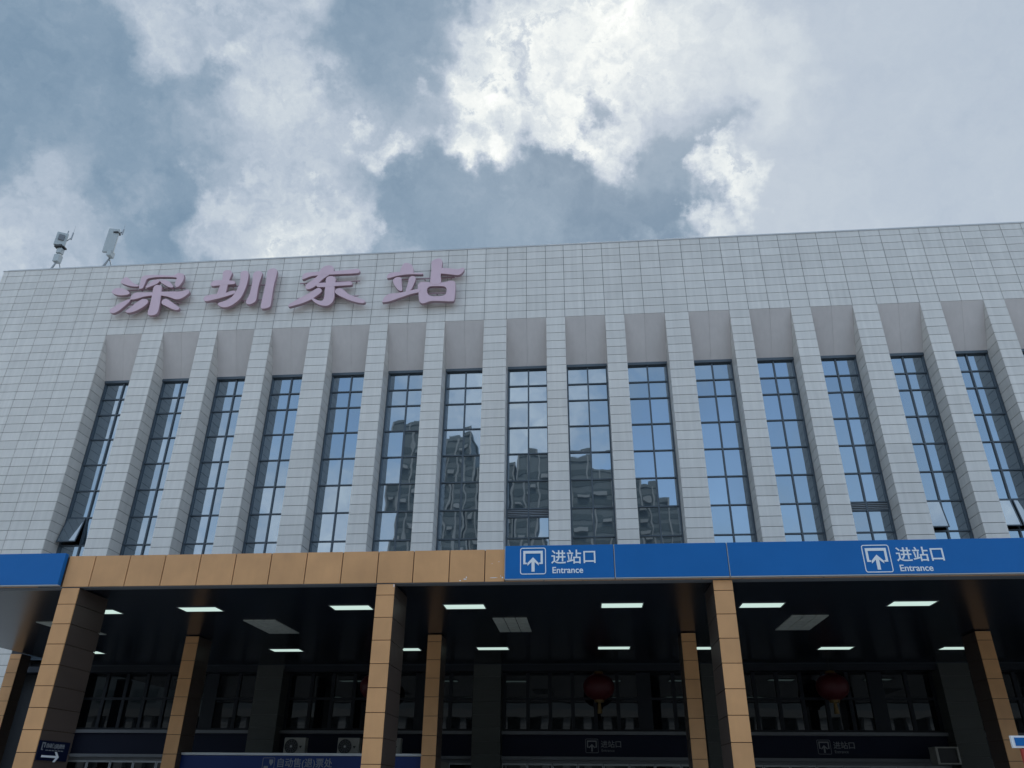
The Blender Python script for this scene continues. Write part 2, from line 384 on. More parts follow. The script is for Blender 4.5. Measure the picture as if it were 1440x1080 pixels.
# windows
ZT = [18.69, 17.76, 16.87, 15.50, 14.13, 12.77, 11.41, 10.05, 8.7, 7.35, 6.0, 4.95]
LOUV = {7, 12}
SASH = {0: [(6,0)], 13: [(6,0)], 14: [(6,0),(6,1)]}
pane_mesh = {}
for i in range(NB):
    a, b = LX[i], RX[i]; c = (a+b)/2+.03
    fr = [(a, a+.07, GLY-.10, GLY+.08, 4.95, ZW), (b-.07, b, GLY-.10, GLY+.08, 4.95, ZW), (c-.035, c+.035, GLY-.07, GLY+.06, 4.95, ZW-.05)]
    fr += [(a, b, GLY-.16, GLY+.08, ZW-.05, ZW+.09)]
    for z in ZT[1:]: fr.append((a+.07, c-.035, GLY-.06, GLY+.055, z-.03, z+.03)); fr.append((c+.035, b-.07, GLY-.06, GLY+.055, z-.03, z+.03))
    if i in LOUV: fr += [(a+.07, b-.07, GLY-.058, GLY+.05, 11.0, 11.05)]
    w = boxes('window', fr, M['frame'], B)
    w.name = 'window'
    for k in range(len(ZT)-1):
        zt, zb = ZT[k]-.03, ZT[k+1]+.03
        if k == 0: zt = ZW-.05
        if i in LOUV and k == 6:
            lv = []
            for (p, q) in ((a+.07, c-.035), (c+.035, b-.07)):
                for s_ in range(4): lv.append((p, q, GLY-.06, GLY-.01, 11.07+s_*.08, 11.07+s_*.08+.035))
            [boxes('louver', [q_], M['louver'], w) for q_ in lv]
            boxes('louver_backing', [(a+.07, b-.07, GLY, GLY+.03, 11.05, 11.38)], M['dark'], w)
            zt = 11.0
        for j, (p, q) in enumerate(((a+.07, c-.035), (c+.035, b-.07))):
            if (k, j) in SASH.get(i, []):
                hgt = zt-zb
                bm = bmesh.new(); add_box(bm, p, q, -.05, 0, -hgt, -hgt+.05); add_box(bm, p, q, -.05, 0, -.05, 0)
                add_box(bm, p, p+.045, -.05, 0, -hgt+.05, -.05); add_box(bm, q-.045, q, -.05, 0, -hgt+.05, -.05)
                sh = obj('opened_sash', bm, M['frame'], w); sh.location = (0, GLY-.07, zt); sh.rotation_euler = (R(-(13 if i else 15)), 0, 0)
                sh['label'] = 'sash pushed open at the bottom'
                boxes('pane', [(p+.045, q-.045, -.035, -.015, -hgt+.05, -.05)], M['glass'], sh) if False else None
                bm = bmesh.new(); add_box(bm, p+.045, q-.045, -.035, -.015, -hgt+.05, -.05)
                # the pane of an opened sash is welded to the sash so that it tilts with it
                pn = obj('opened_pane', bm, M['glass'], w); pn.location = sh.location; pn.rotation_euler = sh.rotation_euler
                boxes('stay_arm', [(p+.05, p+.07, GLY-.30, GLY+.02, zb+.25, zb+.27)], M['steel'], w)
                continue
            key = (round(q-p, 3), round(zt-zb, 3))
            if key not in pane_mesh:
                bm = bmesh.new(); add_box(bm, -key[0]/2, key[0]/2, -.01, .01, -key[1]/2, key[1]/2)
                bmesh.ops.recalc_face_normals(bm, faces=bm.faces); me = bpy.data.meshes.new('pane'); bm.to_mesh(me); bm.free(); me.materials.append(M['glass']); pane_mesh[key] = me
            po = bpy.data.objects.new('pane', pane_mesh[key]); COL.objects.link(po); po.parent = w
            po.location = ((p+q)/2, GLY+.012, (zt+zb)/2); po.rotation_euler = (random.gauss(0, .004), 0, random.gauss(0, .005))

# ------------------------------------------------------------------ lobby front below the canopy (part of the building)
CZ = 4.55
BX = [RX[k]+WW/2 for k in range(0, NB, 3) if k < NB-1]      # pillar centre lines
BX = [BX[0]-9.02] + BX
pt = Pieces('pillar_tile', M['pillar'], B)
for cx in BX:
    if cx < -24: continue
    P = boxes('pillar', [(cx-.53, cx+.53, FY+.02, 33.9, GZ, CZ-.02)], M['joint'], B)
    z = CZ-.02
    while z > GZ+.05:
        z0 = max(z-.47, GZ); pt.add(cx-.555, cx+.555, FY-.01, FY+.02, z0+.008, z-.008, P)
        pt.add(cx-.555, cx-.53, FY+.021, 33.6, z0+.008, z-.008, P, (-1,0,0)); pt.add(cx+.53, cx+.555, FY+.021, 33.6, z0+.008, z-.008, P, (1,0,0)); z -= .47
pt.build()
LY = 33.5
edges = BX[1:]
spans = [(X0, edges[0]-.56)] if False else []
for k in range(len(BX)-1):
    a, b = BX[k]+.56, BX[k+1]-.56
    if a < -23: a = -21.62 if False else a
    spans.append((a, b))
for (a, b) in spans:
    if b < -24 or a < -23.5: continue
    # window band: six panes, a wide post, two more
    xs = [a+.12+ (b-a-.24)*f for f in (0, .118, .236, .354, .472, .59, .70, .765, .882, 1.0)]
    fr = [(a, b, LY-.05, LY+.1, 4.30, CZ-.02), (a, b, LY-.05, LY+.1, 2.10, 2.19), (a, a+.12, LY-.05, LY+.1, 2.19, 4.30), (b-.12, b, LY-.05, LY+.1, 2.19, 4.30)]
    fr += [(xs[0], xs[-1], LY-.04, LY+.09, 3.27, 3.36)]
    for q in range(1, 9):
        if q == 7: continue
        w_ = .07; hi = xs[q]+w_
        if q == 6: hi = xs[7]
        for (z0, z1) in ((2.19, 3.27), (3.36, 4.30)): fr.append((xs[q]-w_, hi, LY-.045, LY+.095, z0, z1))
    w = boxes('lobby_window', fr, M['lobbyframe'], B)
    for q in range(9):
        if q == 6: continue
        p0 = xs[q]+(.07 if q not in (0, 7) else 0); p1 = xs[q+1]-(.07 if q < 8 else 0)
        if q == 7: p0 = xs[7]
        for (z0, z1) in ((2.19, 3.27), (3.36, 4.30)):
            po = boxes('pane', [(p0, p1, -.01, .01, z0, z1)], M['glassdark'], w)
            po.location = (0, LY+.03, 0)
    boxes('ledge', [(a, b, LY-.32, LY-.05, 1.98, 2.10), (a, b, LY-.30, LY-.05, 1.09, 1.20)], M['darktrim'], B)
    # doors
    n = max(2, round((b-a)/.93)); dw = (b-a)/n
    boxes('door_header', [(a, b, LY-.05, LY+.1, .98, 1.09)], M['darktrim'], B)
    for q in range(n):
        p0, p1 = a+q*dw, a+(q+1)*dw
        d = boxes('glass_door', [(p0+.01, p0+.05, LY-.03, LY+.03, GZ, .97), (p1-.05, p1-.01, LY-.03, LY+.03, GZ, .97), (p0+.05, p1-.05, LY-.03, LY+.03, .90, .97), (p0+.05, p1-.05, LY-.03, LY+.03, GZ, GZ+.12)], M['steel'], B)
        boxes('door_pane', [(p0+.05, p1-.05, LY-.008, LY+.008, GZ+.12, .90)], M['glassdark'], d)
boxes('lobby_backing', [(X0, RX[-1], LY+.15, LY+.2, GZ, 4.5)], M['dark'], B)
boxes('beam', [(X0, RX[-1], FY+.12, LY+.14, CZ-.26, CZ-.03)], M['lobbyframe'], B)

# entrance boards on the band between the ledges
def icon(parent, x0, x1, z0, z1, y, m_, arrow=True, name='pictogram'):
    "rounded square outline with a doorway bracket and an upward arrow"
    w, h = x1-x0, z1-z0; bm = bmesh.new(); t_ = .02*w/.6; yy0, yy1 = y-.008, y
    def poly(pts):
        A = [bm.verts.new((x0+u*w, yy0, z0+v*h)) for u, v in pts]; Bq = [bm.verts.new((x0+u*w, yy1, z0+v*h)) for u, v in pts]
        bm.faces.new(A[::-1]); bm.faces.new(Bq)
        n = len(pts)
        for k in range(n): bm.faces.new((A[k], A[(k+1)%n], Bq[(k+1)%n], Bq[k]))
    r_ = .09; pts = []
    for cx, cz, a0 in ((1-r_, 1-r_, 0), (r_, 1-r_, 90), (r_, r_, 180), (1-r_, r_, 270)):
        for k in range(5): an = R(a0+k*22.5); pts.append((cx, cz, math.cos(an), math.sin(an)))
    O_ = [(cx+r_*c, cz+r_*s) for cx, cz, c, s in pts]; I_ = [(cx+(r_-.032)*c, cz+(r_-.032)*s) for cx, cz, c, s in pts]
    n = len(O_)
    va = [bm.verts.new((x0+u*w, yy0, z0+v*h)) for u, v in O_]; vb = [bm.verts.new((x0+u*w, yy0, z0+v*h)) for u, v in I_]
    vc = [bm.verts.new((x0+u*w, yy1, z0+v*h)) for u, v in O_]; vd = [bm.verts.new((x0+u*w, yy1, z0+v*h)) for u, v in I_]
    for k in range(n):
        l = (k+1) % n
        bm.faces.new((va[k], va[l], vb[l], vb[k])); bm.faces.new((vc[k], vc[l], va[l], va[k])); bm.faces.new((vb[k], vb[l], vd[l], vd[k]))
    if arrow:
        poly([(.12,.88),(.88,.88),(.88,.38),(.74,.38),(.74,.44),(.795,.44),(.795,.78),(.205,.78),(.205,.44),(.26,.44),(.26,.38),(.12,.38)])
        poly([(.5,.64),(.72,.42),(.72,.32),(.56,.46),(.56,.10),(.44,.10),(.44,.46),(.28,.32),(.28,.42)])
    else:
        poly([(.55,.85),(.85,.85),(.88,.6),(.72,.35),(.55,.6)]); poly([(.15,.12),(.5,.12),(.5,.32),(.15,.32)])
    return local(obj(name, bm, m_), parent)
for k, (a, b) in enumerate(spans):
    if a < -23.5: continue
    txt = {2: (-.08, .415, .575), 3: (8.68, 9.17, 9.29)}
    idx = round((a-(-21.97+.56))/9.02)
    root = thing('inner_sign_band', ['', '', ''][0] or {0: 'dim navy board above the lobby doors of the far left bay', 1: 'dim navy board behind the ticket booth with no lettering', 2: 'dim navy board over the doors with entrance sign greyed for shade, below the left full lantern', 3: 'dim navy board over the doors with entrance sign greyed for shade, beside the boxy wall screen'}.get(idx, 'dim navy board above the lobby doors outside the right edge %s' % ('near' if idx == 4 else 'far')), 'sign board', (a, LY-.2, 1.2), 'navy boards over the lobby doors')
    local(boxes('board', [(a+.01, b-.01, LY-.16, LY-.06, 1.205, 1.975)], M['bluedark']), root)
    if idx in (2, 3):
        p = {2: -.08, 3: 8.72}[idx]
        icon(root, p, p+.50, 1.34, 1.84, LY-.162, M['shadetext'])
        text('进站口', .3, 'lettering', M['shadetext'], root, p+.60, LY-.163, 1.53, bold=.002, width=.78, height=.25)
        text('Entrance', .12, 'lettering', M['shadetext'], root, p+.62, LY-.163, 1.38, width=.5)

# ------------------------------------------------------------------ canopy
K = thing('entrance_canopy', 'entrance canopy with orange stone fascia on square columns and a black glossy ceiling', 'canopy')
KY, KL, KR = 18.9, -21.62, 30.0
boxes('ceiling', [(KL, KR, KY+.30, FY-.02, CZ, CZ+.06)], M['ceiling'], K)
boxes('roof_slab', [(KL, KR, KY+.05, FY-.02, CZ+.065, CZ+.60)], M['roof'], K)
boxes('fascia_core', [(KL, KR, KY+.035, KY+.30, CZ+.005, 5.33)], M['orangeback'], K)
boxes('underside_trim', [(KL, KR, KY+.03, KY+.30, CZ-.02, CZ+.005)], M['darktrim'], K)
fpx = [-13.35, -12.626, -11.68, -10.72, -9.77, -8.83, -7.89, -6.955, -6.02, -5.10, -4.19, -3.28, -2.39, -1.89]
for a, b in zip(fpx, fpx[1:]):
    boxes('fascia_panel', [(a+.012, b-.012, KY, KY+.034, CZ, 5.345)], M['orange'], K)
for a in [-21.6+k*.95 for k in range(9)] + [-1.88+k*.95 for k in range(32)]:
    if a+.95 < KR and not (-14.4 < a < -1.9): boxes('fascia_panel', [(a+.012, a+.938, KY+.0, KY+.034, CZ, 5.30)], M['orange'], K)
bm = bmesh.new()
for (x_, z_, w_, h_) in ((-2.93,4.60,.10,.03),(-2.86,4.635,.03,.05),(-3.02,4.565,.05,.03),(-2.28,4.63,.22,.02),(-1.97,4.61,.05,.06),(-2.22,4.98,.02,.02),(-2.05,5.02,.02,.03),(-2.0,4.66,.015,.05),(-4.66,4.42,.03,.12)):
    n_ = 7; c_ = [(x_+w_*(.5+.5*math.cos(6.283*k/n_)*random.uniform(.6,1)), z_+h_*(.5+.5*math.sin(6.283*k/n_)*random.uniform(.6,1))) for k in range(n_)]
    A_ = [bm.verts.new((a_, KY-.004, b_)) for a_, b_ in c_]; Q_ = [bm.verts.new((a_, KY, b_)) for a_, b_ in c_]
    bm.faces.new(A_); [bm.faces.new((A_[k], A_[(k+1)%n_], Q_[(k+1)%n_], Q_[k])) for k in range(n_)]
o = obj('sealant_residue', bm, M['white'], K); o['kind'] = 'stuff'
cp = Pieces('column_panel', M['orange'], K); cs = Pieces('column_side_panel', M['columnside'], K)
def column(xa, xb, ya, yb, ztop, step, off, lab=None):
    c = boxes('column', [(xa+.03, xb-.03, ya+.03, yb-.03, GZ, CZ-.025)], M['orangeback'], K)
    z = CZ-.028; nz = ztop-off
    while z > GZ+.02:
        z0 = max(nz, GZ)
        cp.add(xa, xb, ya, ya+.03, z0+.008, z-.008, c)
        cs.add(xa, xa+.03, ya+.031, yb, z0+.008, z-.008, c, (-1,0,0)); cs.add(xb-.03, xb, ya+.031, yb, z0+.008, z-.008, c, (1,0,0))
        z = z0; nz = z0-step
    return c
column(-13.33, -12.86, KY, 20.25, 4.55, .487, .44)
column(-5.075, -4.625, KY, 20.35, 4.55, .535, .30)
column(3.125, 3.575, KY, 20.35, 4.55, .548, .278)
column(12.10, 12.55, KY, 20.35, 4.55, .54, .30)
column(20.6, 21.05, KY, 20.35, 4.55, .54, .30)
for cx, o_ in ((-13.13, .25), (-4.87, .25), (3.32, .3), (12.31, .3), (20.8, .3)):
    column(cx-.225, cx+.225, 25.9, 26.9, 4.55, .56, o_)
column(-22.08, -21.64, 29.4, 30.0, 4.55, .5, .22)
column(-22.08, -21.64, KY, 20.3, 4.55, .5, .22)
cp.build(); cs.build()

# blue boards fixed over the fascia
def board(x0, x1, label, cat='sign board', z0=4.575, z1=5.392, extra=None):
    r_ = thing('blue_sign_board', label, cat, (x0, 18.8, z0), 'blue boards along the canopy fascia')
    local(boxes('board', [(x0+.014, x1-.014, 18.76, 18.895, z0, z1)], M['blue'], bevel=.008), r_)
    local(boxes('edge_strip', [(x0+.001, x0+.013, 18.77, 18.89, z0, z1), (x0+.014, x1-.014, 18.765, 18.895, z0-.016, z0-.001)], M['trim']), r_)
    return r_
bA = board(-1.885, .80, 'short blue board with white Entrance sign, at the right end of the orange fascia')
bB = board(.80, 3.52, 'blank blue board between the two lettered boards on the canopy front')
bC = board(3.52, 13.6, 'long blue board with white Entrance sign, right of the front column')
bD = board(-21.6, -13.37, 'blank blue board left of the orange stone fascia at the picture edge')
board(13.6, 24.0, 'blank blue board beyond the long lettered one, outside the frame at right')
def entrance(root, ix, dz=0):
    icon(root, ix, ix+.635, 4.675+dz, 5.335+dz, 18.758, M['white'])
    text('进站口', .4, 'lettering', M['white'], root, ix+.765, 18.757, 4.925+dz, bold=.004, width=1.08, height=.345)
    text('Entrance', .2, 'lettering', M['white'], root, ix+.79, 18.757, 4.695+dz, bold=.003, width=.745)
entrance(bA, -1.50); entrance(bC, 6.655, -.06)

# ------------------------------------------------------------------ ceiling lights and grilles
LIGHTS = [(-10.93,21.73,'far left bay, front row, beside the left column'),(-6.50,21.7,'front row, just left of the second column'),(-3.28,21.72,'front row, just right of the second column'),
 (1.07,21.75,'front row, above the middle grille on its right side'),(4.85,21.9,'front row, partly behind the third front column'),(8.78,21.87,'front row, near the right edge'),(-14.1,21.95,'front row, sliver beside the left column'),
 (-10.98,29.0,'back row, left of the ticket counter pillar'),(-6.52,28.95,'back row, partly behind the second column'),(-3.28,28.85,'back row, over the left dark pillar'),(1.05,28.85,'back row, above the hanging lantern'),
 (4.35,29.0,'back row, between the third pair of columns'),(8.78,29.15,'back row, right part'),(12.95,29.28,'back row, cut by the rightmost inner column'),(-18.9,29.3,'back row, seen left of the left column')]
base = None
for (lx, ly, lab) in LIGHTS:
    r_ = thing('ceiling_light', 'white rectangular ceiling panel light: '+lab, 'ceiling light', (lx, ly, CZ), 'panel lights in the canopy ceiling')
    if base is None:
        fr = boxes('frame', [(-.58,.58,-.31,-.285,-.02,0),(-.58,.58,.285,.31,-.02,0),(-.58,-.555,-.285,.285,-.02,0),(.555,.58,-.285,.285,-.02,0)], M['darktrim'], r_)
        di = boxes('diffuser', [(-.553,.553,-.283,.283,-.014,-.002)], M['lightpanel'], r_); base = (fr, di)
    else:
        for q in base:
            c = q.copy(); COL.objects.link(c); c.parent = r_
for k, (gx0, gx1, lab) in enumerate(((-10.36,-9.33,'left bay, toward the left column'), (-2.70,-1.66,'middle bay'), (5.97,7.03,'right bay'), (-17.05,-16.0,'far left bay beyond the left column'), (14.3,15.3,'beyond the right edge'))):
    r_ = thing('ceiling_grille', 'grey square-tiled ceiling grille in the '+lab, 'ceiling grille', ((gx0+gx1)/2, 24.5, CZ), 'grey grilles in the canopy ceiling')
    w = (gx1-gx0)/3
    for a in range(3):
        for b in range(3):
            local(boxes('grille_tile', [(gx0+a*w+.012, gx0+(a+1)*w-.012, 23.35+b*.76+.03, 23.35+(b+1)*.76-.03, CZ-.02, CZ-.001)], M['grille']), r_)

# ------------------------------------------------------------------ lanterns
for k, (cx, cz, lab) in enumerate(((.51, 3.60, 'red lantern hanging before the middle windows, above the inner entrance sign'), (9.30, 3.60, 'red lantern hanging in the dim right bay'), (-8.33, 3.62, 'red lantern mostly hidden behind the second orange column'))):
    r_ = thing('red_lantern', lab, 'lantern', (cx, 32.1, cz-.75), 'red lanterns under the canopy')
    bm = bmesh.new(); prof = []
    for j in range(15):
        an = -math.pi/2+math.pi*j/14; prof.append((.60*max(math.cos(an), .28)**.8, .47*math.sin(an)))
    add_lathe(bm, prof, (cx, 32.1, cz), 32)
    for v in bm.verts:
        dx, dy = v.co.x-cx, v.co.y-32.1; an = math.atan2(dy, dx); s_ = 1-.035*abs(math.sin(an*8)); v.co.x = cx+dx*s_; v.co.y = 32.1+dy*s_
    local(obj('lantern_body', bm, M['red'], smooth=True), r_)
    bm = bmesh.new(); add_lathe(bm, [(0,.56),(.17,.56),(.2,.47),(0,.46)], (cx, 32.1, cz), 20); local(obj('top_cap', bm, M['gold']), r_)
    bm = bmesh.new(); add_lathe(bm, [(0,-.46),(.2,-.47),(.17,-.56),(0,-.56)], (cx, 32.1, cz), 20); local(obj('bottom_cap', bm, M['gold']), r_)
    bm = bmesh.new(); add_tube(bm, (cx, 32.1, cz-.56), (cx, 32.1, cz-.95), .06, 8, .10); local(obj('tassel', bm, M['gold']), r_)
    bm = bmesh.new(); add_tube(bm, (cx, 32.1, cz+.56), (cx, 32.1, CZ), .012, 6); local(obj('cord', bm, M['black']), r_)

# ------------------------------------------------------------------ ticket booth with air conditioners on it
T = thing('ticket_booth', 'low booth with navy fascia lettered for automatic ticket sales, between inner columns', 'booth', (-9, 26.2, GZ))
bx0, bx1 = -12.88, -5.12
for nm, bl, mm in (('fascia', [(bx0, bx1, 26.2, 26.3, .40, .925)], 'booth'), ('top_trim', [(bx0, bx1, 26.16, 26.34, .93, 1.0)], 'trim'), ('roof_slab', [(bx0, bx1, 26.35, 31.5, .90, .98)], 'darktrim'),
        ('back_wall', [(bx0, bx1, 31.3, 31.4, GZ, .9)], 'acwhite'), ('side_wall', [(bx0, bx0+.1, 26.35, 31.2, GZ, .9)], 'acwhite'), ('side_wall', [(bx1-.1, bx1, 26.35, 31.2, GZ, .9)], 'acwhite')):
    local(boxes(nm, bl, M[mm]), T)
icon(T, -10.19, -9.80, .52, .865, 26.198, M['shadetext'], arrow=False)
text('自动售(退)票处', .4, 'lettering', M['shadetext'], T, -9.70, 26.197, .555, bold=.002, width=1.75, height=.30)
for k in range(5):
    mx_ = -12+k*1.45
    mc = tag(boxes('ticket_machine', [(mx_, mx_+.7, 26.7, 27.4, GZ, .1)], M['booth'], bevel=.02), ('leftmost','second from left','middle','second from right','rightmost')[k]+' ticket machine under the booth fascia', 'ticket machine', 'ticket machines in the booth')
    boxes('screen', [(mx_+.12, mx_+.58, 26.68, 26.70, -.6, -.2)], M['black'], mc)
for k, (ax, lab) in enumerate(((-10.60, 'white air conditioner unit on the booth roof, next to the dark pillar'), (-8.68, 'white air conditioner unit on the booth roof, nearer the second orange column'), (-7.22, 'white air conditioner unit mostly hidden by the second orange column'))):
    r_ = thing('air_conditioner', lab, 'air conditioner', (ax+.38, 29, .98), 'air conditioners on the ticket booth')
    local(boxes('casing', [(ax, ax+.77, 29, 29.3, 1.03, 1.60)], M['acwhite'], bevel=.015), r_)
    local(boxes('foot', [(ax+.1, ax+.16, 28.98, 29.32, .98, 1.03)], M['steel']), r_); local(boxes('foot', [(ax+.6, ax+.66, 28.98, 29.32, .98, 1.03)], M['steel']), r_)
    bm = bmesh.new(); cc = Vector((ax+.27, 28.99, 1.32))
    prof = [(.235, 0), (.25, .0), (.25, -.012), (.235, -.012)]
    add_tube(bm, cc+Vector((0,.008,0)), cc, .24, 28); local(obj('fan_opening', bm, M['black']), r_)
    bm = bmesh.new()
    for rr in (.06, .12, .18, .235):
        n = 24
        for q in range(n):
            a0, a1 = 6.28318*q/n, 6.28318*(q+1)/n
            add_tube(bm, cc+Vector((rr*math.cos(a0), -.012, rr*math.sin(a0))), cc+Vector((rr*math.cos(a1), -.012, rr*math.sin(a1))), .004, 4)
    for q in range(6): an = math.pi*q/6; v = Vector((math.cos(an)*.235, 0, math.sin(an)*.235)); add_tube(bm, cc-v+Vector((0,-.014,0)), cc+v+Vector((0,-.014,0)), .004, 4)
    local(obj('fan_guard', bm, M['darktrim']), r_)
    bm = bmesh.new(); add_tube(bm, cc+Vector((0,-.012,0)), cc+Vector((0,-.022,0)), .035, 14); local(obj('fan_hub', bm, M['trim']), r_)
    bm = bmesh.new()
    for pts in ([(.55,.02),(.66,.02),(.60,-.07)],):
        A = [bm.verts.new((ax+u, 28.994, 1.32+v)) for u, v in pts]; Q = [bm.verts.new((ax+u, 28.999, 1.32+v)) for u, v in pts]
        bm.faces.new(A); bm.faces.new(Q[::-1])
        for q in range(3): bm.faces.new((A[q], A[(q+1)%3], Q[(q+1)%3], Q[q]))
    local(obj('brand_mark', bm, M['black']), r_)
r_ = thing('wall_screen', 'boxy dark screen in a pale casing, mounted left of the right dark pillar', 'screen', (12.9, 32.3, 1.0))
for nm, bl, mm in (('casing', [(12.38,12.46,31.7,32.3,.98,1.54),(13.12,13.18,31.7,32.3,.98,1.54),(12.46,13.12,31.7,32.3,1.50,1.54),(12.46,13.12,31.7,32.3,.98,1.02)], 'acwhite'), ('screen_face', [(12.46,13.12,31.78,31.86,1.02,1.50)], 'black'), ('bracket', [(12.7,12.85,32.3,33.18,1.1,1.25)], 'steel')):
    local(boxes(nm, bl, M[mm]), r_)

# direction sign on the side face of the left front column
sx = -12.855
r_ = thing('direction_sign', 'small navy direction sign with white right arrow on the side of the left column', 'sign', (sx, 19.4, .54))
local(boxes('board', [(sx, sx+.03, 18.93, 20.12, .545, .965)], M['bluedark']), r_)
rz = (math.pi/2, 0, math.pi/2)
text('自动售(退)票处', .2, 'lettering', M['shadetext'], r_, sx+.034, 19.20, .80, rot=rz, width=.72, height=.115, bold=.004)
icon_b = boxes('pictogram', [(sx+.03, sx+.036, 19.03, 19.06, .76, .93), (sx+.03, sx+.036, 19.06, 19.15, .90, .93), (sx+.03, sx+.036, 19.12, 19.15, .82, .90), (sx+.03, sx+.036, 19.06, 19.10, .76, .78)], M['shadetext']); local(icon_b, r_)
local(boxes('small_print', [(sx+.03, sx+.036, 19.2+k*.12, 19.29+k*.12, .755, .775) for k in range(6)], M['shadetext']), r_)
bm = bmesh.new()
pts = [(19.10,.655),(19.66,.655),(19.58,.74),(19.66,.74),(19.78,.63),(19.66,.52),(19.58,.52),(19.66,.61),(19.10,.61)]
A = [bm.verts.new((sx+.036, y, z)) for y, z in pts]; Q = [bm.verts.new((sx+.03, y, z)) for y, z in pts]
bm.faces.new(A); bm.faces.new(Q[::-1])
for q in range(len(pts)): bm.faces.new((A[q], A[(q+1)%len(pts)], Q[(q+1)%len(pts)], Q[q]))
local(obj('arrow', bm, M['white']), r_)

# notice stand cut by the lower right corner
r_ = thing('notice_stand', 'blue plate with white frame over a red board, cut by the lower right corner', 'notice stand', (6.2, 12, GZ))
for nm, bl, mm in (('post', [(6.15,6.22,12.06,12.12,GZ,.5)], 'steel'), ('white_frame', [(5.70,6.7,12,12.04,.575,.725)], 'white'), ('blue_plate', [(5.74,6.66,11.99,11.999,.60,.70)], 'blue'), ('red_board', [(5.80,6.6,12,12.05,-.3,.565)], 'redboard'), ('foot', [(5.9,6.5,11.85,12.3,GZ,GZ+.04)], 'steel')):
    local(boxes(nm, bl, M[mm]), r_)

